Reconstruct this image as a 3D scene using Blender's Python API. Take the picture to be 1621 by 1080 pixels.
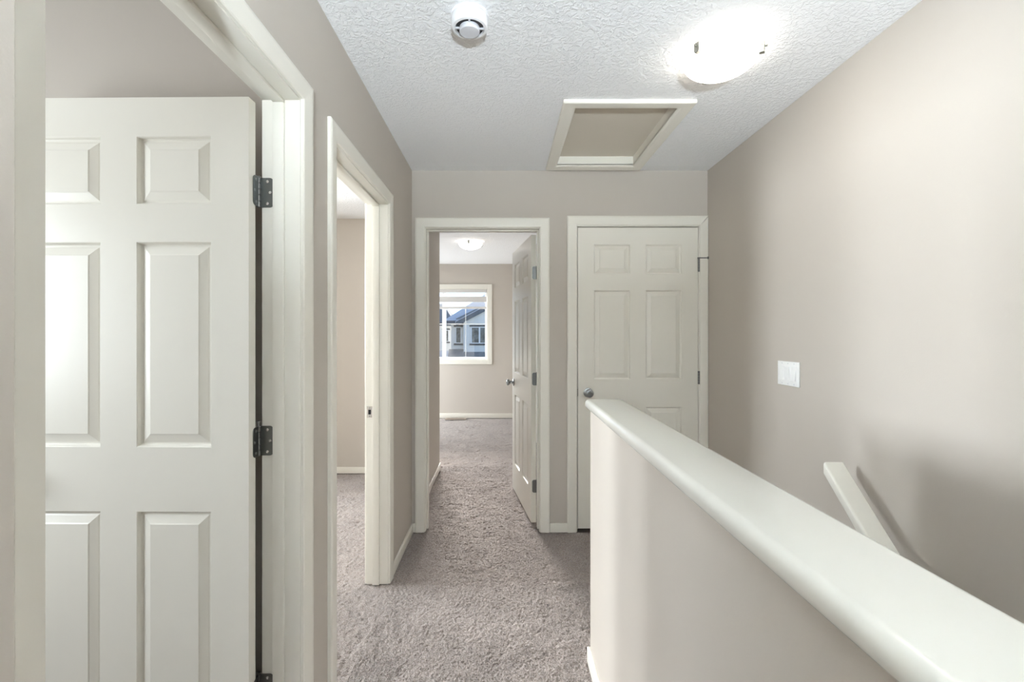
import bpy, bmesh, math, random
import numpy as np
from mathutils import Vector, Matrix

for o in list(bpy.data.objects):
    bpy.data.objects.remove(o)
scene = bpy.context.scene
C = scene.collection
random.seed(7)
RNG = np.random.default_rng(7)
PI = math.pi

# ------------------------------------------------------------------ camera
EYE = 1.34                      # camera height above the upstairs carpet
FPX = 720.0                     # focal length in pixels of the 1621 wide frame
VPX, VPY = 795.0, 528.0         # where the hall's depth lines meet
cam_d = bpy.data.cameras.new('camera')
cam = bpy.data.objects.new('camera', cam_d)
C.objects.link(cam)
cam.location = (0, 0, EYE)
cam.rotation_euler = (PI / 2, 0, 0)
cam_d.sensor_width = 36.0
cam_d.sensor_fit = 'HORIZONTAL'
cam_d.lens = FPX / 1621 * 36.0
cam_d.shift_x = (810.5 - VPX) / 1621
cam_d.shift_y = -(540 - VPY) / 1621
cam_d.clip_start = 0.02
cam_d.clip_end = 400
scene.camera = cam

# ------------------------------------------------------------------ sky, sun, exposure
world = bpy.data.worlds.new('sky')
scene.world = world
world.use_nodes = True
wn = world.node_tree
wn.nodes.clear()
wo = wn.nodes.new('ShaderNodeOutputWorld')
wb = wn.nodes.new('ShaderNodeBackground')
ws = wn.nodes.new('ShaderNodeTexSky')
ws.sky_type = 'NISHITA'
ws.sun_disc = False
ws.sun_elevation = math.radians(28)
ws.sun_rotation = math.radians(165)
ws.air_density = 1.0
ws.dust_density = 0.2
ws.ozone_density = 1.6
wb.inputs['Strength'].default_value = 0.078
ws.altitude = 4500
wn.links.new(ws.outputs[0], wb.inputs[0])
wn.links.new(wb.outputs[0], wo.inputs[0])

sun_d = bpy.data.lights.new('sun', 'SUN')
sun_d.energy = 4.8
sun_d.angle = math.radians(18)
sun_d.color = (1.0, 0.97, 0.94)
sun = bpy.data.objects.new('sun', sun_d)
C.objects.link(sun)
sun.rotation_euler = Vector((-0.16, 1.0, 0.32)).to_track_quat('Z', 'Y').to_euler()


def daylight(name, loc, rot, sx, sy, power, col):
    d = bpy.data.lights.new(name, 'AREA')
    d.shape = 'RECTANGLE'
    d.size, d.size_y = sx, sy
    d.energy = power
    d.color = col
    o = bpy.data.objects.new(name, d)
    C.objects.link(o)
    o.location = loc
    o.rotation_euler = rot
    return o


DAY = (0.86, 0.94, 1.0)
# daylight standing in the panes of unseen windows, some of them added for their light
daylight('daylight_side_room_far', (-3.965, 3.42, 1.62), (0, -PI / 2, 0), 0.72, 0.40, 26, DAY)
daylight('daylight_side_room_near', (-3.965, 2.40, 1.62), (0, -PI / 2, 0), 0.72, 0.46, 32, DAY)
daylight('fill_rear_room', (-0.35, -3.035, 1.45), (PI / 2, 0, 0), 2.30, 1.30, 4, DAY)  # fill through an added rear window, from behind the camera
daylight('fill_washroom', (-2.635, 0.50, 1.50), (0, -PI / 2, 0), 0.90, 0.80, 12, DAY)  # fill through an added window, for the open door and half wall
daylight('fill_bedroom_side', (-2.560, 6.50, 1.05), (0, -PI / 2 + 0.55, 0), 1.10, 1.05, 30, DAY)  # fill through an added side window, tilted down to the bedroom floor

scene.view_settings.view_transform = 'Standard'
scene.view_settings.look = 'None'
scene.view_settings.gamma = 1.0
scene.view_settings.exposure = 1.70
scene.view_settings.use_curve_mapping = False


# ------------------------------------------------------------------ materials
def lin(c):
    c = c / 255.0
    return c / 12.92 if c <= 0.04045 else ((c + 0.055) / 1.055) ** 2.4


def rgb(r, g, b):
    return (lin(r), lin(g), lin(b), 1.0)


def mat(name, col, rough=0.5, metal=0.0, bump=None, vary=None, spec=0.5, emit=None, coat=0.0):
    """bump = (scale, strength, distance, detail); vary = (scale, other colour)"""
    m = bpy.data.materials.new(name)
    m.use_nodes = True
    nt = m.node_tree
    p = nt.nodes['Principled BSDF']
    p.inputs['Base Color'].default_value = col
    p.inputs['Roughness'].default_value = rough
    p.inputs['Metallic'].default_value = metal
    p.inputs['Specular IOR Level'].default_value = spec
    p.inputs['Coat Weight'].default_value = coat
    p.inputs['Coat Roughness'].default_value = 0.12
    if emit:
        p.inputs['Emission Color'].default_value = emit[0]
        p.inputs['Emission Strength'].default_value = emit[1]
    tc = nt.nodes.new('ShaderNodeTexCoord')
    if vary:
        n = nt.nodes.new('ShaderNodeTexNoise')
        n.inputs['Scale'].default_value = vary[0]
        n.inputs['Detail'].default_value = 4
        mx = nt.nodes.new('ShaderNodeMix')
        mx.data_type = 'RGBA'
        mx.inputs[6].default_value = col
        mx.inputs[7].default_value = vary[1]
        rp = nt.nodes.new('ShaderNodeMapRange')
        rp.inputs[1].default_value = 0.35
        rp.inputs[2].default_value = 0.65
        nt.links.new(tc.outputs['Object'], n.inputs['Vector'])
        nt.links.new(n.outputs[0], rp.inputs[0])
        nt.links.new(rp.outputs[0], mx.inputs[0])
        nt.links.new(mx.outputs[2], p.inputs['Base Color'])
    if bump:
        n = nt.nodes.new('ShaderNodeTexNoise')
        n.inputs['Scale'].default_value = bump[0]
        n.inputs['Detail'].default_value = bump[3]
        b = nt.nodes.new('ShaderNodeBump')
        b.inputs['Strength'].default_value = bump[1]
        b.inputs['Distance'].default_value = bump[2]
        nt.links.new(tc.outputs['Object'], n.inputs['Vector'])
        nt.links.new(n.outputs[0], b.inputs['Height'])
        nt.links.new(b.outputs[0], p.inputs['Normal'])
    return m


WALLC = rgb(197, 189, 179)
M_wall = mat('wall_paint', WALLC, 0.62, bump=(220, 0.12, 0.002, 3), spec=0.3)
M_trim = mat('cream_trim_paint', rgb(237, 233, 222), 0.33)
M_door = mat('cream_door_paint', rgb(236, 232, 221), 0.30)
M_cap = mat('ledge_gloss_paint', rgb(222, 220, 211), 0.2, coat=0.4)
M_ceil = mat('ceiling_texture_paint', rgb(246, 246, 246), 0.75, spec=0.25)
M_steel = mat('brushed_nickel', (0.36, 0.37, 0.37, 1), 0.3, 1.0, bump=(300, 0.05, 0.001, 2))
M_hinge = mat('hinge_plate_steel', (0.21, 0.22, 0.215, 1), 0.32, 1.0)
M_steel_dark = mat('aged_steel', (0.20, 0.20, 0.195, 1), 0.38, 1.0)
M_screw = mat('bright_screw_steel', (0.75, 0.75, 0.74, 1), 0.22, 1.0)
M_black = mat('black_plastic', (0.02, 0.02, 0.022, 1), 0.5)
M_plastic = mat('white_plastic', rgb(240, 240, 241), 0.35)
M_plastic2 = mat('grey_white_plastic', rgb(214, 215, 219), 0.4)
M_switch = mat('white_switch_plastic', rgb(246, 246, 244), 0.28)
M_vinyl = mat('white_vinyl', rgb(246, 246, 242), 0.3)
M_blind = mat('opaque_blind_fabric', rgb(214, 211, 207), 0.8)
M_hatch = mat('hatch_panel_paint', rgb(216, 207, 192), 0.6, bump=(150, 0.1, 0.002, 3))
M_register = mat('brown_register_metal', rgb(176, 160, 146), 0.5)
M_subfloor = mat('carpet_backing', rgb(120, 108, 102), 0.95)
M_lampmetal = mat('lamp_clip_metal', (0.42, 0.42, 0.38, 1), 0.35, 1.0)
M_lampbase = mat('lamp_pan_white', rgb(240, 240, 238), 0.45)
M_glow = mat('lit_opal_glass', rgb(245, 244, 240), 0.25, emit=((1.0, 0.93, 0.83, 1), 2.4))
M_glow_fill = mat('fill_lit_opal_glass', rgb(245, 244, 240), 0.25, emit=((1.0, 0.96, 0.90, 1), 2.0))  # glass of the lamp added behind the viewpoint
M_fill_bulb = mat('fill_bulb', rgb(245, 244, 240), 0.25, emit=((0.80, 0.91, 1.0, 1), 4150.0))  # source inside the added uplight
M_glow_dim = mat('dim_lit_opal_glass', rgb(245, 244, 240), 0.25, emit=((1.0, 0.95, 0.88, 1), 1.2))
M_siding = mat('white_siding', rgb(246, 244, 235), 0.7)
M_fascia = mat('dark_fascia', rgb(112, 116, 118), 0.7)
M_snow = mat('snow', rgb(250, 249, 247), 0.85, bump=(3, 0.3, 0.1, 4))
M_shingle = mat('grey_shingles', rgb(176, 174, 166), 0.9, vary=(14, rgb(156, 154, 148)))
M_brownwall = mat('taupe_stucco', rgb(120, 112, 100), 0.85)
M_curtain = mat('curtain_behind_glass', rgb(150, 150, 140), 0.6, vary=(5, rgb(110, 104, 92)))
M_shutter = mat('dark_lintel', rgb(96, 92, 88), 0.7)


def nodes_of(m):
    return m.node_tree, m.node_tree.nodes['Principled BSDF']


# knock-down ceiling texture: flattened blobs
nt, p = nodes_of(M_ceil)
tc = nt.nodes['Texture Coordinate']
n1 = nt.nodes.new('ShaderNodeTexNoise')
n1.inputs['Scale'].default_value = 62
n1.inputs['Detail'].default_value = 3.5
n1.inputs['Roughness'].default_value = 0.55
n1.inputs['Distortion'].default_value = 0.6
mr = nt.nodes.new('ShaderNodeMapRange')
mr.interpolation_type = 'SMOOTHSTEP'
mr.inputs[1].default_value = 0.42
mr.inputs[2].default_value = 0.62
bp = nt.nodes.new('ShaderNodeBump')
bp.inputs['Strength'].default_value = 0.55
bp.inputs['Distance'].default_value = 0.004
nt.links.new(tc.outputs['Object'], n1.inputs['Vector'])
nt.links.new(n1.outputs[0], mr.inputs[0])
nt.links.new(mr.outputs[0], bp.inputs['Height'])
nt.links.new(bp.outputs[0], p.inputs['Normal'])

# carpet fibre colour: flecked taupe with broad worn patches
M_carpet = bpy.data.materials.new('taupe_frieze_carpet')
M_carpet.use_nodes = True
nt, p = nodes_of(M_carpet)
p.inputs['Roughness'].default_value = 0.95
p.inputs['Specular IOR Level'].default_value = 0.1
p.inputs['Sheen Weight'].default_value = 0.25
p.inputs['Sheen Roughness'].default_value = 0.5
tc = nt.nodes.new('ShaderNodeTexCoord')
na = nt.nodes.new('ShaderNodeTexNoise')
na.inputs['Scale'].default_value = 240
na.inputs['Detail'].default_value = 3
nb = nt.nodes.new('ShaderNodeTexNoise')
nb.inputs['Scale'].default_value = 4.5
nb.inputs['Detail'].default_value = 5
ra = nt.nodes.new('ShaderNodeValToRGB')
ra.color_ramp.elements[0].position = 0.32
ra.color_ramp.elements[0].color = rgb(126, 114, 108)
ra.color_ramp.elements[1].position = 0.66
ra.color_ramp.elements[1].color = rgb(192, 181, 174)
rb = nt.nodes.new('ShaderNodeMapRange')
rb.inputs[1].default_value = 0.3
rb.inputs[2].default_value = 0.7
rb.inputs[3].default_value = 0.88
rb.inputs[4].default_value = 1.06
mm = nt.nodes.new('ShaderNodeMix')
mm.data_type = 'RGBA'
mm.blend_type = 'MULTIPLY'
mm.inputs[0].default_value = 1.0
nt.links.new(tc.outputs['Object'], na.inputs['Vector'])
nt.links.new(tc.outputs['Object'], nb.inputs['Vector'])
nt.links.new(na.outputs[0], ra.inputs[0])
nt.links.new(nb.outputs[0], rb.inputs[0])
nt.links.new(ra.outputs[0], mm.inputs[6])
nt.links.new(rb.outputs[0], mm.inputs[7])
nt.links.new(mm.outputs[2], p.inputs['Base Color'])
bb = nt.nodes.new('ShaderNodeBump')
bb.inputs['Strength'].default_value = 0.7
bb.inputs['Distance'].default_value = 0.006
nt.links.new(na.outputs[0], bb.inputs['Height'])
nt.links.new(bb.outputs[0], p.inputs['Normal'])

# clear glass: mostly see-through with a faint mirror
M_glass = bpy.data.materials.new('window_glass')
M_glass.use_nodes = True
nt = M_glass.node_tree
nt.nodes.clear()
go = nt.nodes.new('ShaderNodeOutputMaterial')
gm = nt.nodes.new('ShaderNodeMixShader')
gt = nt.nodes.new('ShaderNodeBsdfTransparent')
gg = nt.nodes.new('ShaderNodeBsdfGlossy')
gg.inputs['Roughness'].default_value = 0.02
gm.inputs[0].default_value = 0.05
nt.links.new(gt.outputs[0], gm.inputs[1])
nt.links.new(gg.outputs[0], gm.inputs[2])
nt.links.new(gm.outputs[0], go.inputs[0])
# sheer blind fabric
M_sheer = bpy.data.materials.new('sheer_blind_fabric')
M_sheer.use_nodes = True
nt = M_sheer.node_tree
nt.nodes.clear()
go = nt.nodes.new('ShaderNodeOutputMaterial')
gm = nt.nodes.new('ShaderNodeMixShader')
gt = nt.nodes.new('ShaderNodeBsdfTransparent')
gg = nt.nodes.new('ShaderNodeBsdfDiffuse')
gg.inputs['Color'].default_value = rgb(235, 236, 238)
gm.inputs[0].default_value = 0.22
nt.links.new(gt.outputs[0], gm.inputs[1])
nt.links.new(gg.outputs[0], gm.inputs[2])
nt.links.new(gm.outputs[0], go.inputs[0])


# ------------------------------------------------------------------ helpers
def new_bm():
    return bmesh.new()


def box(bm, x0, x1, y0, y1, z0, z1, M=None):
    vs = [Vector((x, y, z)) for z in (z0, z1) for y in (y0, y1) for x in (x0, x1)]
    if M is not None:
        vs = [M @ v for v in vs]
    v = [bm.verts.new(c) for c in vs]
    for f in ((0, 2, 3, 1), (4, 5, 7, 6), (0, 1, 5, 4), (2, 6, 7, 3), (0, 4, 6, 2), (1, 3, 7, 5)):
        bm.faces.new([v[i] for i in f])
    return v


def lathe(bm, prof, n=32, M=None):
    """prof = list of (radius, z); closed at the ends when radius is 0"""
    rings = []
    for r, z in prof:
        if r < 1e-6:
            c = Vector((0, 0, z))
            rings.append([bm.verts.new(M @ c if M is not None else c)])
        else:
            ring = []
            for i in range(n):
                a = 2 * PI * i / n
                c = Vector((r * math.cos(a), r * math.sin(a), z))
                ring.append(bm.verts.new(M @ c if M is not None else c))
            rings.append(ring)
    for a, b in zip(rings, rings[1:]):
        for i in range(n):
            j = (i + 1) % n
            if len(a) == 1 and len(b) == 1:
                continue
            if len(a) == 1:
                bm.faces.new([a[0], b[i], b[j]])
            elif len(b) == 1:
                bm.faces.new([a[i], a[j], b[0]])
            else:
                bm.faces.new([a[i], a[j], b[j], b[i]])


def prism(bm, pts, y0, y1, M=None):
    """polygon in XZ extruded along Y"""
    a = [Vector((x, y0, z)) for x, z in pts]
    b = [Vector((x, y1, z)) for x, z in pts]
    if M is not None:
        a = [M @ v for v in a]
        b = [M @ v for v in b]
    a = [bm.verts.new(v) for v in a]
    b = [bm.verts.new(v) for v in b]
    bm.faces.new(a)
    bm.faces.new(b[::-1])
    n = len(pts)
    for i in range(n):
        j = (i + 1) % n
        bm.faces.new([a[i], b[i], b[j], a[j]])


def finish(name, bm, m, parent=None, bevel=0.0, seg=2, smooth=False, loc=None):
    if bevel > 0:
        bmesh.ops.bevel(bm, geom=bm.edges[:], offset=bevel, segments=seg, profile=0.5, affect='EDGES',
                        clamp_overlap=True)
    bmesh.ops.recalc_face_normals(bm, faces=bm.faces[:])
    me = bpy.data.meshes.new(name)
    bm.to_mesh(me)
    bm.free()
    if smooth:
        for p_ in me.polygons:
            p_.use_smooth = True
        me.set_sharp_from_angle(angle=math.radians(38))
    me.materials.append(m)
    o = bpy.data.objects.new(name, me)
    C.objects.link(o)
    if parent is not None:
        o.parent = parent
    if loc is not None:
        o.location = loc
    return o


def tag(o, label, cat=None, group=None, kind=None):
    o['label'] = label
    if cat:
        o['category'] = cat
    if group:
        o['group'] = group
    if kind:
        o['kind'] = kind
    return o


def empty(name, loc=(0, 0, 0), rz=0.0):
    o = bpy.data.objects.new(name, None)
    C.objects.link(o)
    o.empty_display_size = 0.1
    o.location = loc
    o.rotation_euler = (0, 0, rz)
    return o


def bx(name, x0, x1, y0, y1, z0, z1, m, parent=None, bevel=0.0, seg=2, M=None):
    bm = new_bm()
    box(bm, x0, x1, y0, y1, z0, z1, M)
    return finish(name, bm, m, parent, bevel, seg, smooth=bevel > 0)


def boxes(name, lst, m, parent=None):
    bm = new_bm()
    for b in lst:
        box(bm, *b)
    return finish(name, bm, m, parent)


def struct(o, label, cat):
    return tag(o, label, cat, kind='structure')


def copy_tree(o, parent=None):
    c = o.copy()
    C.objects.link(c)
    c.parent = parent
    for ch in list(o.children):
        copy_tree(ch, c)
    return c


# ------------------------------------------------------------------ the shell
H = 2.44
T = 0.115
XL = -0.61                     # hall face of the left wall
XLr = XL - T                   # its room face
XR = 1.386                     # right wall
YF = 3.07                      # far wall, hall face
YFr = YF + T
D1 = (0.604, 1.372, 2.045)     # clear opening of the near left doorway (y0, y1, head)
D2 = (1.657, 2.430, 2.030)     # second left doorway
D3 = (-0.517, 0.250, 2.050)    # bedroom doorway in the far wall (x0, x1, head)
D4 = (0.507, 1.326, 2.063)     # closet doorway in the far wall
J = 0.018                      # jamb thickness
LOW = -2.75                    # floor of the storey below
HWX = (0.358, 0.474)           # half wall
HWY = 1.846

boxes_l = [
    (XLr, XL, -1.4, D1[0] - J, 0, H), (XLr, XL, D1[0] - J, D1[1] + J, D1[2] + J, H),
    (XLr, XL, D1[1] + J, D2[0] - J, 0, H), (XLr, XL, D2[0] - J, D2[1] + J, D2[2] + J, H),
    (XLr, XL, D2[1] + J, YF, 0, H)]
struct(boxes('wall_left', boxes_l, M_wall), 'taupe hallway wall on the left with two doorways', 'wall')
boxes_f = [
    (XLr, D3[0] - J, YF, YFr, 0, H), (D3[0] - J, D3[1] + J, YF, YFr, D3[2] + J, H),
    (D3[1] + J, D4[0] - J, YF, YFr, 0, H), (D4[0] - J, D4[1] + J, YF, YFr, D4[2] + J, H),
    (D4[1] + J, XR, YF, YFr, 0, H)]
struct(boxes('wall_far', boxes_f, M_wall), 'taupe wall at the end of the hall above two white door frames', 'wall')
struct(bx('wall_right', XR, XR + 0.15, -3.12, YFr + 0.75, LOW, H, M_wall),
       'plain taupe wall on the right above the stairs', 'wall')
struct(bx('wall_half', HWX[0], HWX[1], -1.4, HWY, LOW, 1.033, M_wall),
       'painted half wall between the hall carpet and the stairwell', 'wall')
struct(bx('wall_stair_end', HWX[0], XR, -1.52, -1.4, LOW, H, M_wall),
       'wall closing the stairwell behind the viewpoint', 'wall')
struct(bx('wall_near_return', XL, -0.429, 0.28, 0.40, 0, H, M_wall), 'wall end close beside the viewpoint at the left edge', 'wall')
# room behind the near left door
struct(bx('wall_side_room_divider', -4.0, XLr, 1.465, 1.565, 0, H, M_wall),
       'grey wall seen above the open door at left', 'wall')
wl = [(-2.75, -2.6, -1.4, 0.1, 0, H), (-2.75, -2.6, 0.9, 1.465, 0, H), (-2.75, -2.6, 0.1, 0.9, 0, 1.05), (-2.75, -2.6, 0.1, 0.9, 1.95, H)]
struct(boxes('wall_washroom_left', wl, M_wall), 'left wall of the room behind the near door', 'wall')
struct(bx('wall_washroom_near', -2.75, XLr, -1.52, -1.4, 0, H, M_wall), 'near wall of the room behind the near door', 'wall')
# room behind the second left doorway
wl = [(-4.06, -3.95, 1.565, 2.17, 0, H), (-4.06, -3.95, 2.63, 3.22, 0, H), (-4.06, -3.95, 3.62, 4.36, 0, H)]
for a, b in ((2.17, 2.63), (3.22, 3.62)):
    wl += [(-4.06, -3.95, a, b, 0, 1.26), (-4.06, -3.95, a, b, 1.98, H)]
struct(boxes('wall_side_room_left', wl, M_wall), 'window wall of the side room', 'wall')
struct(bx('wall_side_room_far', -4.06, XLr, 4.36, 4.50, 0, H, M_wall), 'pale wall seen through the second left doorway', 'wall')
struct(bx('wall_side_room_shade_block', -3.95, -2.2, 3.66, 4.36, 0, H, M_wall), 'unseen block added to shade the side room far wall', 'wall')  # added out of view to keep window light off the far wall
struct(bx('wall_bedroom_passage', XLr, -0.62, YFr, 4.50, 0, H, M_wall),
       'short lit wall just inside the bedroom doorway on the left', 'wall')
# bedroom
YW = 7.20
WX = (-1.63, -0.23)
WZ = (0.91, 2.05)
wl = [(-2.7, WX[0], YW, YW + 0.16, 0, H), (WX[1], 0.6, YW, YW + 0.16, 0, H),
      (WX[0], WX[1], YW, YW + 0.16, 0, WZ[0]), (WX[0], WX[1], YW, YW + 0.16, WZ[1], H)]
struct(boxes('wall_bedroom_window', wl, M_wall), 'bedroom end wall around the window', 'wall')
wl = [(-2.7, -2.57, 4.50, 5.95, 0, H), (-2.7, -2.57, 7.05, 7.20, 0, H), (-2.7, -2.57, 5.95, 7.05, 0, 0.45),
      (-2.7, -2.57, 5.95, 7.05, 1.65, H)]
struct(boxes('wall_bedroom_left', wl, M_wall), 'left wall of the bedroom', 'wall')
struct(bx('wall_bedroom_right', 0.42, 0.50, YFr, YW, 0, H, M_wall), 'right wall of the bedroom behind its open door', 'wall')
struct(bx('wall_closet_back', 0.50, XR, 3.82, 3.94, 0, H, M_wall), 'back wall of the closet', 'wall')
# rear room behind the viewpoint
struct(bx('wall_rear_left', -3.0, -2.88, -3.0, -1.52, 0, H, M_wall), 'left wall of the room behind the viewpoint', 'wall')
wl = [(-3.0, -1.55, -3.12, -3.0, 0, H), (0.85, XR + 0.15, -3.12, -3.0, 0, H), (-1.55, 0.85, -3.12, -3.0, 0, 0.78),
      (-1.55, 0.85, -3.12, -3.0, 2.12, H)]
struct(boxes('wall_rear', wl, M_wall), 'rear wall of the room behind the viewpoint, with an added window opening', 'wall')

# ceiling
hx0, hx1, hy0, hy1 = 0.289, 0.915, 2.135, 3.02      # attic hatch frame
qx0, qx1, qy0, qy1 = hx0 + 0.06, hx1 - 0.06, hy0 + 0.06, hy1 - 0.06
cl = [(-4.1, qx0, -3.12, YW + 0.16, H, H + 0.12), (qx1, XR + 0.15, -3.12, YW + 0.16, H, H + 0.12),
      (qx0, qx1, -3.12, qy0, H, H + 0.12), (qx0, qx1, qy1, YW + 0.16, H, H + 0.12)]
struct(boxes('ceiling', cl, M_ceil), 'white ceiling with knock-down texture', 'ceiling')
# floor slab with the stairwell left out
fl = [(-4.1, HWX[1], -3.12, YW + 0.16, -0.28, -0.012), (HWX[1], XR, 1.80, 3.94, -0.28, -0.012),
      (HWX[1], XR + 0.1, -3.12, -1.4, -0.28, -0.012)]
struct(boxes('floor', fl, M_subfloor), 'carpeted upstairs floor', 'floor')
struct(bx('floor_below', HWX[0], XR + 0.1, -1.4, 3.9, LOW - 0.1, LOW, M_subfloor), 'floor at the foot of the stairs', 'floor')


# carpet pile: a fine relief close to the camera, coarser further off
def smooth_noise(nx, ny, cell):
    gx, gy = int(nx / cell) + 3, int(ny / cell) + 3
    g = RNG.random((gy, gx))
    yy = np.arange(ny) / cell
    xx = np.arange(nx) / cell
    y0 = yy.astype(int); x0 = xx.astype(int)
    fy = (yy - y0)[:, None]; fx = (xx - x0)[None, :]
    fy = fy * fy * (3 - 2 * fy); fx = fx * fx * (3 - 2 * fx)
    a = g[y0][:, x0]; b = g[y0][:, x0 + 1]; c = g[y0 + 1][:, x0]; d = g[y0 + 1][:, x0 + 1]
    return (a * (1 - fx) + b * fx) * (1 - fy) + (c * (1 - fx) + d * fx) * fy


def carpet_patch(x0, x1, y0, y1, step, amp):
    nx = int((x1 - x0) / step) + 1
    ny = int((y1 - y0) / step) + 1
    X, Y = np.meshgrid(np.linspace(x0, x1, nx), np.linspace(y0, y1, ny))
    h = RNG.random((ny, nx)) * 1.1 + smooth_noise(nx, ny, 4.0) * 0.25 + smooth_noise(nx, ny, 9.0) * 0.5
    swirl = smooth_noise(nx, ny, 0.11 / step)
    h = h + np.abs(swirl - 0.5) * 0.8 - 0.1
    Z = (h - 1.7) * amp
    for sl in ((0, slice(None)), (-1, slice(None)), (slice(None), 0), (slice(None), -1)):
        Z[sl] = (1.0 - 1.7) * amp
    X = X + (RNG.random((ny, nx)) - 0.5) * step * 0.8
    Y = Y + (RNG.random((ny, nx)) - 0.5) * step * 0.8
    X[:, 0] = x0; X[:, -1] = x1; Y[0, :] = y0; Y[-1, :] = y1
    V = np.stack([X.ravel(), Y.ravel(), Z.ravel()], 1)
    idx = np.arange(nx * ny).reshape(ny, nx)
    F = np.stack([idx[:-1, :-1].ravel(), idx[:-1, 1:].ravel(), idx[1:, 1:].ravel(), idx[1:, :-1].ravel()], 1)
    return V, F


patches = [carpet_patch(-0.60, HWX[0], 1.0, 1.95, 0.0042, 0.0085), carpet_patch(-0.60, XR, 1.95, YF, 0.0052, 0.0085),
           carpet_patch(-1.9, -0.60, 1.60, 4.36, 0.008, 0.009), carpet_patch(-0.60, D3[1] + 0.15, YF, 4.6, 0.0065, 0.009),
           carpet_patch(-2.57, 0.42, 4.6, YW, 0.014, 0.009)]
vs, fs, k = [], [], 0
for V, F in patches:
    vs.append(V); fs.append(F + k); k += len(V)
V = np.concatenate(vs); F = np.concatenate(fs)
me = bpy.data.meshes.new('carpet')
me.vertices.add(len(V)); me.vertices.foreach_set('co', V.astype(np.float32).ravel())
me.loops.add(F.size); me.loops.foreach_set('vertex_index', F.astype(np.int32).ravel())
me.polygons.add(len(F)); me.polygons.foreach_set('loop_start', np.arange(0, F.size, 4, dtype=np.int32))
me.polygons.foreach_set('loop_total', np.full(len(F), 4, dtype=np.int32))
me.update(calc_edges=True)
me.materials.append(M_carpet)
carpet = bpy.data.objects.new('carpet', me)
C.objects.link(carpet)
tag(carpet, 'taupe twist-pile carpet running through the hall and rooms', 'carpet', kind='stuff')

# ------------------------------------------------------------------ baseboards
BH, BT = 0.062, 0.012


def base(name, segs, label):
    bm = new_bm()
    for s in segs:
        box(bm, *s)
    o = finish(name, bm, M_trim, bevel=0.0025, seg=2, smooth=True)
    struct(o, label, 'baseboard')


base('baseboard_left', [(XL, XL + BT, D2[1] + 0.073, YF - BT, 0, BH), (XL, XL + BT, D1[1] + 0.073, D2[0] - 0.073, 0, BH),
                        (XL, XL + BT, 0.40, D1[0] - 0.055, 0, BH)], 'cream baseboard along the left hall wall')
base('baseboard_far', [(XL, D3[0] - 0.07, YF - BT, YF, 0, BH), (D3[1] + 0.07, D4[0] - 0.066, YF - BT, YF, 0, BH)],
     'short cream baseboard between the bedroom and closet door frames')
base('baseboard_half_wall', [(HWX[0] - BT, HWX[0], -1.39, HWY + BT, 0, BH), (HWX[0], HWX[1], HWY, HWY + BT, 0, BH)],
     'cream baseboard at the foot of the half wall')
base('baseboard_right', [(XR - BT, XR, 1.85, YF - 0.02, 0, BH)], 'cream baseboard along the right wall at the stair head')
base('baseboard_passage', [(-0.62, -0.62 + BT, YFr + 0.016, 4.50, 0, BH)], 'cream baseboard just inside the bedroom doorway')
base('baseboard_bedroom', [(-2.57, 0.42, YW - BT, YW, 0, 0.075)], 'cream baseboard under the bedroom window')
base('baseboard_side_room', [(-3.95, XLr, 4.36 - BT, 4.36, 0, 0.06)], 'white baseboard seen through the second left doorway')


# ------------------------------------------------------------------ door frames
PROF = [(0.0, 0.0), (0.0, 0.0075), (0.003, 0.0105), (0.012, 0.0115), (0.05, 0.0145), (0.060, 0.0145), (0.064, 0.0115),
        (0.064, 0.0)]


def casing_leg(bm, P, side, ue, ztop, w0, sgn, wscale=1.0, rev=0.005):
    a_, b_ = [], []
    for a, d in PROF:
        a = a * wscale
        u = ue + side * (rev + a)
        a_.append(bm.verts.new(P(u, w0 + sgn * d, 0.0)))
        b_.append(bm.verts.new(P(u, w0 + sgn * d, ztop + rev + a)))
    n = len(PROF)
    for i in range(n):
        j = (i + 1) % n
        bm.faces.new([a_[i], a_[j], b_[j], b_[i]])
    bm.faces.new(a_)
    bm.faces.new(b_[::-1])


def casing_head(bm, P, u0, u1, ztop, w0, sgn, ws0=1.0, ws1=1.0, rev=0.005):
    a_, b_ = [], []
    for a, d in PROF:
        z = ztop + rev + a
        a_.append(bm.verts.new(P(u0 - rev - a * ws0, w0 + sgn * d, z)))
        b_.append(bm.verts.new(P(u1 + rev + a * ws1, w0 + sgn * d, z)))
    n = len(PROF)
    for i in range(n):
        j = (i + 1) % n
        bm.faces.new([a_[i], a_[j], b_[j], b_[i]])
    bm.faces.new(a_)
    bm.faces.new(b_[::-1])


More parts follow.
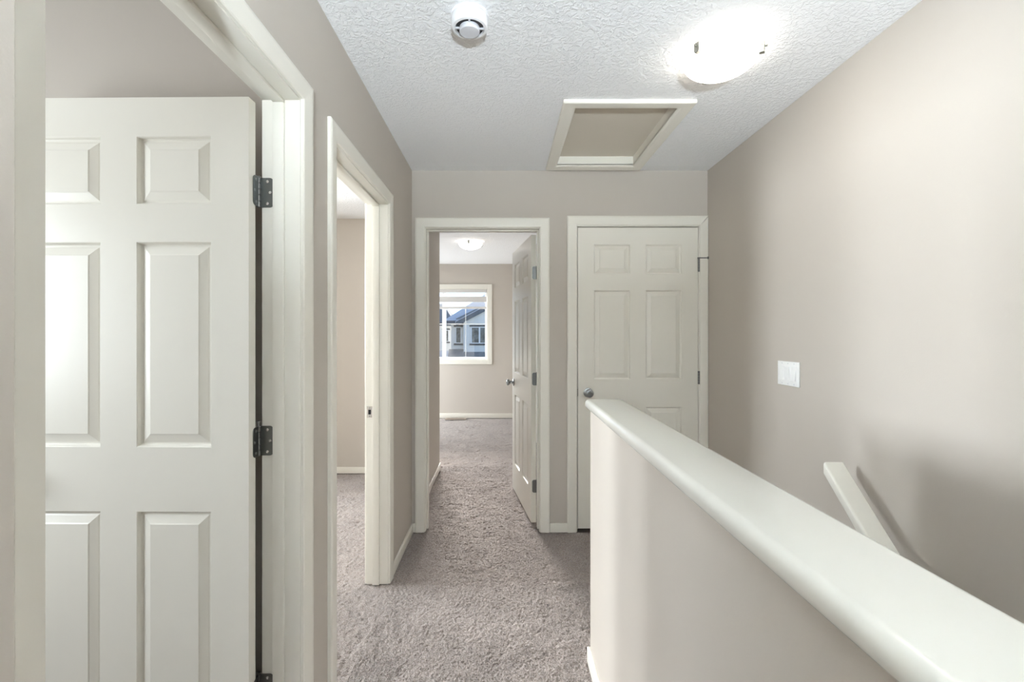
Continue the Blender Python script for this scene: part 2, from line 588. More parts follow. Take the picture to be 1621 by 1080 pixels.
def door_frame(name, label, P, u0, u1, ztop, stop=(0.045, 0.082), ws=(1.0, 1.0), back=True):
    """P(u, w, z): u along the wall, w = 0 on the hall face and T on the far face"""
    root = empty(name, P((u0 + u1) / 2, T / 2, 0))
    inv = Matrix.Translation(-root.location)

    def part(nm, build, bevel=0.0):
        bm = new_bm()
        build(bm)
        bmesh.ops.transform(bm, matrix=inv, verts=bm.verts[:])
        return finish(nm, bm, M_trim, root, bevel, 2, smooth=True)

    def lbox(bm, a, b, c, d, e, f):
        vv = box(bm, a, b, c, d, e, f)
        for v in vv:
            v.co = P(v.co.x, v.co.y, v.co.z)

    part('side_jamb', lambda bm: lbox(bm, u0 - J + .0005, u0, 0.0, T, 0, ztop), 0.0015)
    part('side_jamb', lambda bm: lbox(bm, u1, u1 + J - .0005, 0.0, T, 0, ztop), 0.0015)
    part('head_jamb', lambda bm: lbox(bm, u0 - J + .0005, u1 + J - .0005, 0.0, T, ztop, ztop + J - .0005), 0.0015)
    s0, s1 = stop
    part('door_stop', lambda bm: lbox(bm, u0, u0 + 0.011, s0, s1, 0, ztop - 0.011), 0.002)
    part('door_stop', lambda bm: lbox(bm, u1 - 0.011, u1, s0, s1, 0, ztop - 0.011), 0.002)
    part('door_stop', lambda bm: lbox(bm, u0, u1, s0, s1, ztop - 0.011, ztop), 0.002)
    part('casing', lambda bm: casing_leg(bm, P, -1, u0, ztop, 0.0, -1, ws[0]))
    part('casing', lambda bm: casing_leg(bm, P, 1, u1, ztop, 0.0, -1, ws[1]))
    part('casing', lambda bm: casing_head(bm, P, u0, u1, ztop, 0.0, -1, ws[0], ws[1]))
    if back:
        part('casing', lambda bm: casing_leg(bm, P, -1, u0, ztop, T, 1))
        part('casing', lambda bm: casing_leg(bm, P, 1, u1, ztop, T, 1))
        part('casing', lambda bm: casing_head(bm, P, u0, u1, ztop, T, 1))
    struct(root, label, 'door frame')
    return root


PLEFT = lambda u, w, z: Vector((XL - w, u, z))
PFAR = lambda u, w, z: Vector((u, YF + w, z))
fr1 = door_frame('trim_1', 'cream door frame around the nearest doorway at far left', PLEFT, *D1, stop=(0.045, 0.078), ws=(0.72, 1.0), back=False)
fr2 = door_frame('trim_2', 'cream door frame of the second doorway in the left wall, opening onto a bright room', PLEFT, *D2)
fr3 = door_frame('trim_3', 'cream door frame around the open bedroom doorway at the hall end', PFAR, *D3)
fr4 = door_frame('trim_4', 'cream door frame around the closed closet door', PFAR, *D4, stop=(0.042, 0.075), ws=(1.0, 0.85), back=False)

# strike plate in the second left doorway
sp = empty('strike_plate', PLEFT(D2[1], 0.098, 0.92))
sp.parent = fr2
sp.matrix_parent_inverse = Matrix.Translation(-fr2.location)
bm = new_bm()
box(bm, -0.016, 0.016, -0.0018, 0.0, -0.030, 0.030)
finish('plate', bm, M_screw, sp, 0.0006)
bm = new_bm()
box(bm, -0.007, 0.007, -0.0022, -0.0016, -0.013, 0.013)
finish('latch_hole', bm, M_black, sp)
for dz in (-0.022, 0.022):
    bm = new_bm()
    lathe(bm, [(0, 0.0006), (0.003, 0.0004), (0.0035, 0)], 12, Matrix.Translation((0, -0.0018, dz)) @ Matrix.Rotation(PI / 2, 4, 'X'))
    finish('screw', bm, M_steel, sp)


# ------------------------------------------------------------------ panelled doors
def ring_face(bm, rects, M, flip=False):
    """nested rectangles ((x0,x1,z0,z1), y) joined into one relief"""
    prev = None
    for (x0, x1, z0, z1), y in rects:
        cur = [bm.verts.new(M @ Vector(c)) for c in ((x0, y, z0), (x1, y, z0), (x1, y, z1), (x0, y, z1))]
        if prev:
            for i in range(4):
                j = (i + 1) % 4
                bm.faces.new([prev[i], prev[j], cur[j], cur[i]])
        prev = cur
    bm.faces.new(prev)


def door_leaf(parent, W, Hd, Td=0.035, z0=0.012):
    """leaf in the parent's frame: x 0..W away from the hinge, y -Td..0, carved with six raised panels"""
    st, mu = 0.109, 0.106
    pw = (W - 2 * st - mu) / 2
    cols = [(st, st + pw), (st + pw + mu, W - st)]
    k = Hd / 2.03
    rows = [(Hd - .312 * k, Hd - .114 * k), (Hd - 1.023 * k, Hd - .423 * k), (Hd - 1.800 * k, Hd - 1.211 * k)]
    zs = sorted([0, Hd] + [v for r in rows for v in r])
    bm = new_bm()
    cut = 0.0125
    # core sheet and the frame of stiles and rails, both faces
    box(bm, 0.0, W, -Td + cut, -cut, 0, Hd)
    for ya, yb in ((-Td, -Td + cut), (-cut, 0)):
        for xa, xb in ((0, st), (W - st, W)):
            box(bm, xa, xb, ya, yb, 0, Hd)
        box(bm, st + pw, st + pw + mu, ya, yb, 0, Hd)
        edges = [0] + [v for r in sorted(rows) for v in r] + [Hd]
        for i in range(0, len(edges), 2):
            for c in cols:
                box(bm, c[0], c[1], ya, yb, edges[i], edges[i + 1])
    bmesh.ops.remove_doubles(bm, verts=bm.verts[:], dist=1e-5)
    # drop the doubled inner faces
    seen = {}
    for f in list(bm.faces):
        key = tuple(sorted(v.index for v in f.verts))
        seen.setdefault(key, []).append(f)
    bm.verts.index_update()
    seen = {}
    for f in bm.faces:
        seen.setdefault(tuple(sorted(v.index for v in f.verts)), []).append(f)
    dead = [f for l in seen.values() if len(l) > 1 for f in l]
    bmesh.ops.delete(bm, geom=dead, context='FACES_ONLY')
    leaf = finish('door_leaf', bm, M_door, parent)
    leaf.location = (0, 0, z0)
    for r in rows:
        for c in cols:
            bm = new_bm()
            x0_, x1_ = c
            for s in (0, 1):
                def yy(d):
                    return -d if s else -Td + d
                R = lambda i: (x0_ + i, x1_ - i, r[0] + i, r[1] - i)
                ring_face(bm, [(R(-.0005), yy(0.0002)), (R(0.002), yy(0.0020)), (R(0.0045), yy(0.0095)), (R(0.008), yy(0.0120)),
                               (R(0.012), yy(0.0118)), (R(0.016), yy(0.0098)), (R(0.035), yy(0.0036)), (R(0.0385), yy(0.0016))],
                          Matrix.Identity(4))
            finish('panel', bm, M_door, leaf)
    return leaf


def rounded_plate(bm, w, h, r, t, M):
    """plate in x 0..w (square at 0, rounded at w), z centred, thickness along +y"""
    pts = [(0, -h / 2)]
    for a in range(0, 5):
        th = -PI / 2 + a * PI / 8
        pts.append((w - r + r * math.cos(th), -h / 2 + r + r * math.sin(th)))
    for a in range(0, 5):
        th = a * PI / 8
        pts.append((w - r + r * math.cos(th), h / 2 - r + r * math.sin(th)))
    pts.append((0, h / 2))
    prism(bm, pts, 0, t, M)


def make_hinge(parent, loc, rz, m=None, tip=0.0):
    """pin at the origin; jamb plate runs +x facing -y, leaf plate runs -y facing +x"""
    m = m or M_steel
    h = empty('hinge', loc, rz)
    h.parent = parent
    hh = 0.089
    bm = new_bm()
    rounded_plate(bm, 0.044, hh, 0.012, 0.0020, Matrix.Translation((0.0, 0.0035, 0)))
    finish('jamb_plate', bm, M_hinge if m is M_steel else m, h)
    bm = new_bm()
    rounded_plate(bm, 0.032, hh, 0.012, 0.0020, Matrix.Translation((0.0012, 0, 0)) @ Matrix.Rotation(-PI / 2, 4, 'Z') )
    finish('leaf_plate', bm, M_hinge if m is M_steel else m, h)
    for k_ in range(5):
        za = -hh / 2 + k_ * hh / 5
        bm = new_bm()
        lathe(bm, [(0, za + .0008), (0.0052, za + .0008), (0.006, za + .0018), (0.006, za + hh / 5 - .0018),
                   (0.0052, za + hh / 5 - .0008), (0, za + hh / 5 - .0008)], 16)
        finish('knuckle', bm, m, h, smooth=True)
    bm = new_bm()
    lathe(bm, [(0, -hh / 2 - .001), (0.003, -hh / 2 - .001), (0.003, hh / 2 + tip), (0.0062, hh / 2 + tip + .001),
               (0.0062, hh / 2 + tip + .003), (0, hh / 2 + tip + .005)], 16)
    finish('pin', bm, m, h, smooth=True)
    for sx, sz in ((0.026, 0.033), (0.034, 0.0), (0.026, -0.033)):
        bm = new_bm()
        lathe(bm, [(0, 0.0004), (0.0016, 0.0004), (0.0020, 0.0012), (0.0042, 0.0010), (0.0046, 0.0)], 14,
              Matrix.Translation((sx, 0.0035, sz)) @ Matrix.Rotation(PI / 2, 4, 'X'))
        finish('screw', bm, M_screw, h)
    for sx, sz in ((0.018, 0.033), (0.025, 0.0), (0.018, -0.033)):
        bm = new_bm()
        lathe(bm, [(0, 0.0004), (0.0016, 0.0004), (0.0020, 0.0012), (0.0042, 0.0010), (0.0046, 0.0)], 14,
              Matrix.Translation((0.0032, -sx, sz)) @ Matrix.Rotation(PI / 2, 4, 'Y'))
        finish('screw', bm, m, h)
    return h


def make_knob(parent, loc, M):
    """door knob whose axis is +z of M"""
    k_ = empty('door_knob', loc)
    k_.parent = parent
    bm = new_bm()
    lathe(bm, [(0, 0), (0.032, 0), (0.032, 0.003), (0.029, 0.008), (0.017, 0.012), (0.0, 0.012)], 36, M)
    finish('rosette', bm, M_steel, k_, smooth=True)
    bm = new_bm()
    lathe(bm, [(0, 0.010), (0.0125, 0.010), (0.0105, 0.020), (0.011, 0.030), (0.020, 0.036), (0.0265, 0.045), (0.0275, 0.053),
               (0.0245, 0.060), (0.017, 0.064), (0.011, 0.0635), (0.010, 0.0615), (0.0, 0.061)], 36, M)
    finish('knob', bm, M_steel, k_, smooth=True)
    return k_


# near left door, swung square into its room: leaf frame x runs along -X, hall face looks at the camera
d1 = empty('door_1', (-0.732, 1.349, 0), PI - math.radians(0.7))
struct(d1, 'cream six-panel door standing open at left, edge with steel hinges', 'door')
W1 = 0.76
# the leaf's y axis now points to -Y: mirror so that it lies between the pin and the camera
lf = door_leaf(d1, W1, 2.012)
lf.location.y = 0.035
inv1 = (Matrix.Translation(d1.location) @ Matrix.Rotation(d1.rotation_euler.z, 4, 'Z')).inverted()
for z, tip in ((1.764, 0.0), (1.017, 0.012), (0.27, 0.004)):
    p_ = inv1 @ Vector((-0.7325, 1.366, z))
    make_hinge(d1, p_, -d1.rotation_euler.z, M_steel if z > 0.5 else M_steel_dark, tip)
for s in (0, 1):
    make_knob(d1, (W1 - 0.07, 0.035 if s else 0.0, 0.93), Matrix.Rotation(-PI / 2 if s else PI / 2, 4, 'X'))

# bedroom door, open into the bedroom on the right
ang = math.radians(8.7)
d2 = empty('door_2', (0.238, YFr + 0.012, 0), PI / 2 + ang)
struct(d2, 'white six-panel bedroom door swung open into the bright room', 'door')
lf = door_leaf(d2, 0.758, 2.02)
lf.location.y = 0.035
inv2 = (Matrix.Translation(d2.location) @ Matrix.Rotation(d2.rotation_euler.z, 4, 'Z')).inverted()
for z, tip in ((1.765, 0.0), (1.02, 0.0), (0.268, 0.0)):
    p_ = inv2 @ Vector((0.2425, YFr + 0.0065, z))
    make_hinge(d2, p_, -PI / 2 - d2.rotation_euler.z, M_steel_dark, tip)
for s in (0, 1):
    make_knob(d2, (0.758 - 0.065, 0.035 if s else 0.0, 0.925), Matrix.Rotation(-PI / 2 if s else PI / 2, 4, 'X'))
bx('latch_plate', 0.7575, 0.7590, 0.005, 0.030, 0.895, 0.955, M_steel, d2)

# closet door, shut, nearly flush with the hall face
d3 = empty('door_3', (1.3225, YF + 0.038, 0), PI)
struct(d3, 'closed cream six-panel closet door at the end of the hall', 'door')
lf = door_leaf(d3, 0.812, 2.033, z0=0.022)
lf.location.y = 0.035
for z, stop in ((1.80, True), (1.042, False), (0.27, False)):
    h = empty('hinge', (-0.0018, 0.044, z))
    h.parent = d3
    for k_ in range(5):
        za = -0.0445 + k_ * 0.0178
        bm = new_bm()
        lathe(bm, [(0, za + .0005), (0.0055, za + .0005), (0.0065, za + .0015), (0.0065, za + .0163), (0.0055, za + .0173),
                   (0, za + .0173)], 14)
        finish('knuckle', bm, M_steel_dark, h, smooth=True)
    if stop:
        s_ = empty('hinge_pin_stop', (0, 0, 0))
        s_.parent = h
        bm = new_bm()
        lathe(bm, [(0, 0.0445), (0.009, 0.0445), (0.009, 0.052), (0, 0.052)], 16)
        box(bm, -0.036, -0.004, 0.002, 0.006, 0.045, 0.051)
        finish('bracket', bm, M_steel_dark, s_)
        bm = new_bm()
        lathe(bm, [(0, 0), (0.0035, 0), (0.0035, 0.050), (0.0085, 0.050), (0.0085, 0.060), (0, 0.060)], 14,
              Matrix.Translation((-0.004, 0.008, 0.048)) @ Matrix.Rotation(-PI / 2, 4, 'Y'))
        o = finish('rubber_tip_rod', bm, M_steel_dark, h)
        # keep the depth at three levels: fold the bracket under the hinge
        for ch in list(s_.children):
            ch.parent = h
        bpy.data.objects.remove(s_)
make_knob(d3, (0.812 - 0.070, 0.035, 0.94), Matrix.Rotation(-PI / 2, 4, 'X'))
bx('latch_bolt', 0.8115, 0.8155, 0.012, 0.036, 0.915, 0.965, M_steel_dark, d3)

# ------------------------------------------------------------------ half wall ledge
CZ = 1.072
prof = []
cx0, cx1, ct = HWX[0] - 0.020, HWX[1] + 0.020, 0.039
r = 0.017
for cx, cz, a0 in ((cx0 + r, CZ - ct + r, PI), (cx1 - r, CZ - ct + r, 1.5 * PI), (cx1 - r, CZ - r, 0), (cx0 + r, CZ - r, PI / 2)):
    for i in range(7):
        a = a0 + i * PI / 12
        prof.append((cx + r * math.cos(a), cz + r * math.sin(a)))
bm = new_bm()
ye = HWY + 0.022
rings = []
for y, s in ((-1.4, 0), (ye - r, 0)) + tuple((ye - r + r * math.sin(i * PI / 12), r * (1 - math.cos(i * PI / 12))) for i in range(1, 6)):
    ring = []
    for x, z in prof:
        mx_, mz_ = (cx0 + cx1) / 2, CZ - ct / 2
        hx, hz = (cx1 - cx0) / 2, ct / 2
        ring.append(bm.verts.new((mx_ + (x - mx_) * (hx - s) / hx, y, mz_ + (z - mz_) * (hz - s) / hz)))
    rings.append(ring)
for a, b in zip(rings, rings[1:]):
    for i in range(len(prof)):
        j = (i + 1) % len(prof)
        bm.faces.new([a[i], a[j], b[j], b[i]])
bm.faces.new(rings[0])
bm.faces.new(rings[-1][::-1])
struct(finish('trim_5', bm, M_cap, smooth=True), 'glossy cream rounded ledge capping the half wall', 'ledge')

# ------------------------------------------------------------------ stairs
st = empty('staircase', (0.93, 1.80, 0))
n_st = 14
rise = -LOW / n_st
run = 0.222
for i in range(n_st - 1):
    bm = new_bm()
    y1 = 1.80 - i * run
    zt = -(i + 1) * rise
    box(bm, HWX[1], XR, y1 - run - 0.02, y1, max(LOW, zt - 0.35), zt)
    bmesh.ops.transform(bm, matrix=Matrix.Translation(-st.location), verts=bm.verts[:])
    finish('step', bm, M_carpet, st, 0.008)
struct(st, 'carpeted stairs going down between the half wall and right wall', 'stairs')

# ------------------------------------------------------------------ handrail
top = Vector((0, 1.785, 0.835))
slope = math.atan(0.93)
Lr = 3.9
hr = empty('handrail', (1.301, top.y, top.z))
d_ = Vector((0, -math.cos(slope), -math.sin(slope)))
n_ = Vector((0, -math.sin(slope), math.cos(slope)))
bm = new_bm()
hw, th, rr = 0.040, 0.038, 0.009
pr = []
for cx, cz, a0 in ((-hw + rr, -th + rr, PI), (hw - rr, -th + rr, 1.5 * PI), (hw - rr, -rr, 0), (-hw + rr, -rr, PI / 2)):
    for i in range(5):
        a = a0 + i * PI / 8
        pr.append((cx + rr * math.cos(a), cz + rr * math.sin(a)))
ra_, rb_ = [], []
for x, z in pr:
    # plumb-cut top end
    off = n_ * z
    t0 = off.y / math.cos(slope)
    pa = off + d_ * t0
    ra_.append(bm.verts.new(Vector((x, 0, 0)) + pa))
    rb_.append(bm.verts.new(Vector((x, 0, 0)) + off + d_ * Lr))
for i in range(len(pr)):
    j = (i + 1) % len(pr)
    bm.faces.new([ra_[i], ra_[j], rb_[j], rb_[i]])
bm.faces.new(ra_)
bm.faces.new(rb_[::-1])
finish('rail', bm, M_trim, hr, smooth=True)
for t in (0.35, 1.7, 3.2):
    c = d_ * t + n_ * (-th)
    bm = new_bm()
    box(bm, -0.015, 0.015, c.y - 0.03, c.y + 0.03, c.z - 0.006, c.z + 0.004)
    box(bm, -0.006, 0.006, c.y - 0.006, c.y + 0.006, c.z - 0.05, c.z)
    box(bm, -0.006, 0.080, c.y - 0.006, c.y + 0.006, c.z - 0.056, c.z - 0.044)
    box(bm, 0.079, 0.085, c.y - 0.02, c.y + 0.02, c.z - 0.085, c.z - 0.025)
    finish('bracket', bm, M_steel, hr)
tag(hr, 'flat cream handrail sloping down the right wall beside the stairs', 'handrail')

# ------------------------------------------------------------------ light switch
sw = empty('light_switch', (XR, 2.197, 1.146), -PI / 2)
# local x runs along +Y... plate faces -X
bm = new_bm()
box(bm, -0.082, 0.082, -0.006, 0.0, -0.0585, 0.0585)
finish('cover_plate', bm, M_switch, sw, 0.0025, smooth=True)
for i, x in enumerate((-0.046, 0.0, 0.046)):
    f = bx('switch_frame', x - 0.0175, x + 0.0175, -0.0075, -0.0055, -0.0345, 0.0345, M_switch, sw, 0.0006)
    bm = new_bm()
    up = 1 if i != 1 else -1
    vv = box(bm, x - 0.0150, x + 0.0150, -0.0095, -0.0065, -0.0315, 0.0315)
    for v in vv:
        if v.co.y < -0.008:
            v.co.y -= 0.0032 * up * (-1 if v.co.z > 0 else 1)
    finish('rocker', bm, M_switch, sw, 0.0008)
    for z in (-0.0485, 0.0485):
        bm = new_bm()
        lathe(bm, [(0, 0.0004), (0.0028, 0.0004), (0.003, 0)], 10, Matrix.Translation((x, -0.006, z)) @ Matrix.Rotation(PI / 2, 4, 'X'))
        finish('screw', bm, M_plastic2, sw)
tag(sw, 'white triple rocker light switch on the right wall', 'light switch')

# ------------------------------------------------------------------ attic hatch
ah = empty('attic_hatch', ((hx0 + hx1) / 2, (hy0 + hy1) / 2, H))
hp = [(0.0, 0.0), (0.0, 0.016), (0.004, 0.019), (0.052, 0.016), (0.062, 0.012), (0.066, 0.008), (0.066, 0.0)]
corners = [(hx0, hy0, 1, 1), (hx1, hy0, -1, 1), (hx1, hy1, -1, -1), (hx0, hy1, 1, -1)]
for k_ in range(4):
    a, b = corners[k_], corners[(k_ + 1) % 4]
    bm = new_bm()
    A, B = [], []
    for o_, d in hp:
        A.append(bm.verts.new((a[0] + a[2] * o_ - ah.location.x, a[1] + a[3] * o_ - ah.location.y, -d)))
        B.append(bm.verts.new((b[0] + b[2] * o_ - ah.location.x, b[1] + b[3] * o_ - ah.location.y, -d)))
    for i in range(len(hp)):
        j = (i + 1) % len(hp)
        bm.faces.new([A[i], A[j], B[j], B[i]])
    bm.faces.new(A)
    bm.faces.new(B[::-1])
    finish('frame_board', bm, M_trim, ah)
ax, ay = ah.location.x, ah.location.y
for lb in ((qx0, qx0 + .006, qy0, qy1), (qx1 - .006, qx1, qy0, qy1), (qx0 + .006, qx1 - .006, qy0, qy0 + .006), (qx0 + .006, qx1 - .006, qy1 - .006, qy1)):
    bx('lining_board', lb[0] - ax, lb[1] - ax, lb[2] - ay, lb[3] - ay, -0.004, 0.062, M_trim, ah)
bm = new_bm()
box(bm, qx0 - ax, qx1 - ax, qy0 - ay, qy1 - ay, 0.050, 0.066)
finish('hatch_panel', bm, M_hatch, ah)
tag(ah, 'square attic hatch with cream frame and beige panel in the ceiling', 'attic hatch')

# ------------------------------------------------------------------ smoke detector
sd = empty('smoke_detector', (-0.113, 1.575, H))
S = Matrix.Rotation(PI, 4, 'X')
bm = new_bm()
lathe(bm, [(0, 0), (0.066, 0), (0.066, 0.008), (0.0635, 0.0085), (0, 0.0085)], 48, S)
finish('mounting_ring', bm, M_plastic, sd, smooth=True)
bm = new_bm()
lathe(bm, [(0.0, 0.008), (0.0615, 0.008), (0.0625, 0.011), (0.0625, 0.040), (0.060, 0.045), (0.055, 0.0465), (0.051, 0.0465),
           (0.0490, 0.034), (0.0, 0.034)], 48, S)
finish('housing', bm, M_plastic, sd, smooth=True)
bm = new_bm()
lathe(bm, [(0, 0.033), (0.0465, 0.033), (0.0465, 0.0415), (0, 0.0415)], 40, S)
finish('sensor_slot', bm, M_black, sd)
bm = new_bm()
lathe(bm, [(0, 0.039), (0.034, 0.039), (0.035, 0.042), (0.035, 0.055), (0.033, 0.058), (0.0, 0.0585)], 40, S)
finish('test_button', bm, M_plastic2, sd, smooth=True)
for k_ in range(4):
    a = 2 * PI * k_ / 4 + 0.05
    bm = new_bm()
    box(bm, 0.034, 0.051, -0.0032, 0.0032, -0.0455, -0.034, Matrix.Rotation(a, 4, 'Z'))
    finish('slot_rib', bm, M_plastic2, sd)
tag(sd, 'round white smoke detector on the hall ceiling', 'smoke detector')


# ------------------------------------------------------------------ ceiling lamps
def make_lamp(loc, rz, R, label, glow=None):
    la = empty('ceiling_lamp', loc, rz)
    S = Matrix.Rotation(PI, 4, 'X')
    bm = new_bm()
    lathe(bm, [(0, 0), (R * 0.80, 0), (R * 0.80, 0.016), (R * 0.76, 0.024), (0, 0.024)], 48, S)
    finish('ceiling_pan', bm, M_lampbase, la, smooth=True)
    bm = new_bm()
    pr = []
    n = 14
    dp = R * 0.47
    for i in range(n + 1):
        t = i / n * PI / 2
        pr.append((R * math.cos(t), 0.030 + dp * math.sin(t) ** 1.15))
    pr[-1] = (0.0, 0.030 + dp)
    pr = [(0, 0.026), (R * 0.985, 0.026)] + pr
    lathe(bm, pr, 56, S)
    finish('glass_shade', bm, glow or M_glow, la, smooth=True)
    for k_ in range(3):
        a = 2 * PI * k_ / 3
        Mx = Matrix.Rotation(a, 4, 'Z')
        bm = new_bm()
        box(bm, R * 0.78, R + 0.010, -0.006, 0.006, -0.018, -0.013, Mx)
        box(bm, R + 0.004, R + 0.010, -0.011, 0.011, -0.046, -0.013, Mx)
        box(bm, R - 0.016, R + 0.010, -0.009, 0.009, -0.050, -0.045, Mx)
        finish('clip', bm, M_lampmetal, la, 0.0015)
        bm = new_bm()
        lathe(bm, [(0, 0), (0.004, 0), (0.005, 0.008), (0, 0.010)], 12,
              Mx @ Matrix.Translation((R + 0.010, 0, -0.026)) @ Matrix.Rotation(PI / 2, 4, 'Y'))
        finish('thumb_screw', bm, M_lampmetal, la)
    tag(la, label, 'ceiling lamp', 'flush glass ceiling lamps')
    return la


make_lamp((0.852, 1.771, H), math.radians(-30), 0.138, 'lit round glass ceiling lamp in the hall near the right wall')
make_lamp((-0.38, 5.45, H), math.radians(265), 0.142, 'lit round glass ceiling lamp inside the bedroom', M_glow_dim)
make_lamp((0.0, -0.85, H), 0.4, 0.15, 'unseen round glass lamp added behind the viewpoint as fill light', M_glow_fill)  # unseen lamp added to brighten the near end of the hall


# unseen uplight added as ceiling fill: an open bowl in place of bounced flash
fl_ = empty('fill_uplight', (0.22, -1.65, 0.0))
bm = new_bm()
lathe(bm, [(0, 0), (0.14, 0), (0.14, 0.012), (0.02, 0.03), (0, 0.03)], 36)
finish('base', bm, M_steel, fl_, smooth=True)
bm = new_bm()
lathe(bm, [(0, 0.02), (0.011, 0.02), (0.011, 1.06), (0, 1.06)], 20)
finish('pole', bm, M_steel, fl_, smooth=True)
bm = new_bm()
lathe(bm, [(0, 1.05), (0.06, 1.055), (0.14, 1.085), (0.19, 1.132), (0.186, 1.134), (0.137, 1.090), (0.058, 1.061), (0, 1.056)], 40)
finish('bowl_shade', bm, M_lampbase, fl_, smooth=True)
bm = new_bm()
lathe(bm, [(0, 1.057), (0.02, 1.06), (0.035, 1.085), (0.028, 1.11), (0, 1.12)], 24)
finish('bulb', bm, M_fill_bulb, fl_, smooth=True)
tag(fl_, 'unseen uplight bowl added behind the viewpoint to brighten the ceiling', 'floor lamp')

# ------------------------------------------------------------------ windows
def window(name, label, P, u0, u1, z0, z1, mull=True, grid=False, casing=True, depth=0.16):
    """P(u, w, z): w = 0 on the room face, growing outwards"""
    root = empty(name, P((u0 + u1) / 2, 0, z0))
    inv = Matrix.Translation(-root.location)

    def part(nm, lst, m, bevel=0.0, parent=root):
        bm = new_bm()
        for b in lst:
            for v in box(bm, *b):
                v.co = inv @ P(v.co.x, v.co.y, v.co.z)
        return finish(nm, bm, m, parent, bevel, 2)

    cw = 0.068
    e = 0.0
    if casing:
        part('casing', [(u0 - cw, u0, -0.014, 0, z0 - cw * .85, z1 + cw)], M_trim, 0.003)
        part('casing', [(u1, u1 + cw, -0.014, 0, z0 - cw * .85, z1 + cw)], M_trim, 0.003)
        part('casing', [(u0, u1, -0.0138, 0, z1, z1 + cw)], M_trim, 0.003)
        part('casing', [(u0, u1, -0.0138, 0, z0 - cw * .85, z0)], M_trim, 0.003)
        part('jamb_lining', [(u0, u0 + .01, 0, 0.08, z0, z1), (u1 - .01, u1, 0, 0.08, z0, z1), (u0 + .01, u1 - .01, 0, 0.08, z1 - .01, z1),
                             (u0 + .01, u1 - .01, 0, 0.08, z0, z0 + .01)], M_trim)
    f = 0.045
    part('window_frame', [(u0, u0 + f, 0.08, 0.14, z0, z1)], M_vinyl, 0.003)
    part('window_frame', [(u1 - f, u1, 0.08, 0.14, z0, z1)], M_vinyl, 0.003)
    part('window_frame', [(u0 + f, u1 - f, 0.08, 0.14, z0, z0 + f)], M_vinyl, 0.003)
    part('window_frame', [(u0 + f, u1 - f, 0.08, 0.14, z1 - f, z1)], M_vinyl, 0.003)
    um = (u0 + u1) / 2
    spans = [(u0 + f, u1 - f)]
    if mull:
        part('mullion', [(um - 0.03, um + 0.03, 0.08, 0.14, z0 + f, z1 - f)], M_vinyl, 0.003)
        spans = [(u0 + f, um - 0.03), (um + 0.03, u1 - f)]
    for a, b in spans:
        pane = part('pane', [(a, b, 0.108, 0.112, z0 + f, z1 - f)], M_glass)
        if grid:
            g = (a + b) / 2
            part('muntin', [(g - 0.004, g + 0.004, 0.100, 0.106, z0 + f, z1 - f)], M_vinyl)
            part('muntin', [(a, g - 0.004, 0.100, 0.106, 1.485, 1.497)], M_vinyl)
            part('muntin', [(g + 0.004, b, 0.100, 0.106, 1.485, 1.497)], M_vinyl)
    struct(root, label, 'window')
    return root


window('window_1', 'white framed bedroom window with a view of a snowy house', lambda u, w, z: Vector((u, YW + w, z)), WX[0], WX[1], *WZ, grid=True)
window('window_2', 'narrow window of the side room nearer its door', lambda u, w, z: Vector((-3.95 - w * 0.7, u, z)), 2.17, 2.63, 1.26, 1.98, mull=False, casing=False)
window('window_3', 'narrow window of the side room farther from its door', lambda u, w, z: Vector((-3.95 - w * 0.7, u, z)), 3.22, 3.62, 1.26, 1.98, mull=False, casing=False)
window('fill_window_rear', 'unseen wide window added behind the viewpoint to let in fill light', lambda u, w, z: Vector((u, -3.0 - w * 0.7, z)), -1.55, 0.85, 0.78, 2.12, casing=False)
window('fill_window_washroom', 'unseen window added to light the near left door and half wall', lambda u, w, z: Vector((-2.6 - w * 0.7, u, z)), 0.1, 0.9, 1.05, 1.95, mull=False, casing=False)
window('fill_window_bedroom', 'unseen side window added to brighten the bedroom', lambda u, w, z: Vector((-2.57 - w * 0.7, u, z)), 5.95, 7.05, 0.45, 1.65, casing=False)

# zebra blind
bl = empty('roller_blind', ((WX[0] + WX[1]) / 2, YW + 0.04, WZ[1] - 0.01))
hw_ = (WX[1] - WX[0]) / 2 - 0.018


def bpart(nm, z0, z1, y0, y1, m, bev=0.0):
    bm = new_bm()
    box(bm, -hw_, hw_, y0, y1, z0 - bl.location.z, z1 - bl.location.z)
    return finish(nm, bm, m, bl, bev)


bpart('head_rail', 1.990, 2.040, -0.030, 0.030, M_blind, 0.004)
bpart('sheer_band', 1.925, 1.990, -0.0105, -0.0095, M_sheer)
bpart('opaque_band', 1.838, 1.925, -0.011, -0.009, M_blind)
bpart('sheer_band', 1.765, 1.838, -0.0105, -0.0095, M_sheer)
bpart('bottom_rail', 1.730, 1.765, -0.016, -0.003, M_blind, 0.003)
tag(bl, 'pale banded roller blind drawn up at the top of the bedroom window', 'blind')

# floor register under the window
fr = empty('floor_register', (-0.73, 7.10, 0.003))
bm = new_bm()
for b in ((-0.16, 0.16, -0.055, -0.043, 0, .008), (-0.16, 0.16, 0.043, 0.055, 0, .008), (-0.16, -0.145, -0.043, 0.043, 0, .008),
          (0.145, 0.16, -0.043, 0.043, 0, .008)):
    box(bm, *b)
finish('rim', bm, M_register, fr)
bx('duct', -0.145, 0.145, -0.043, 0.043, 0, 0.002, M_black, fr)
for k_ in range(15):
    x = -0.135 + k_ * 0.27 / 14
    bx('louvre', x - 0.004, x + 0.004, -0.043, 0.043, 0.002, 0.007, M_register, fr)
tag(fr, 'brown metal floor register in the carpet under the bedroom window', 'floor vent')

# ------------------------------------------------------------------ outside
GZ = -3.1
bm = new_bm()
box(bm, -90, 90, 8.5, 130, GZ - 0.3, GZ)
struct(finish('ground', bm, M_snow), 'snow covered street and yards outside the window', 'ground')
YH = 36.0


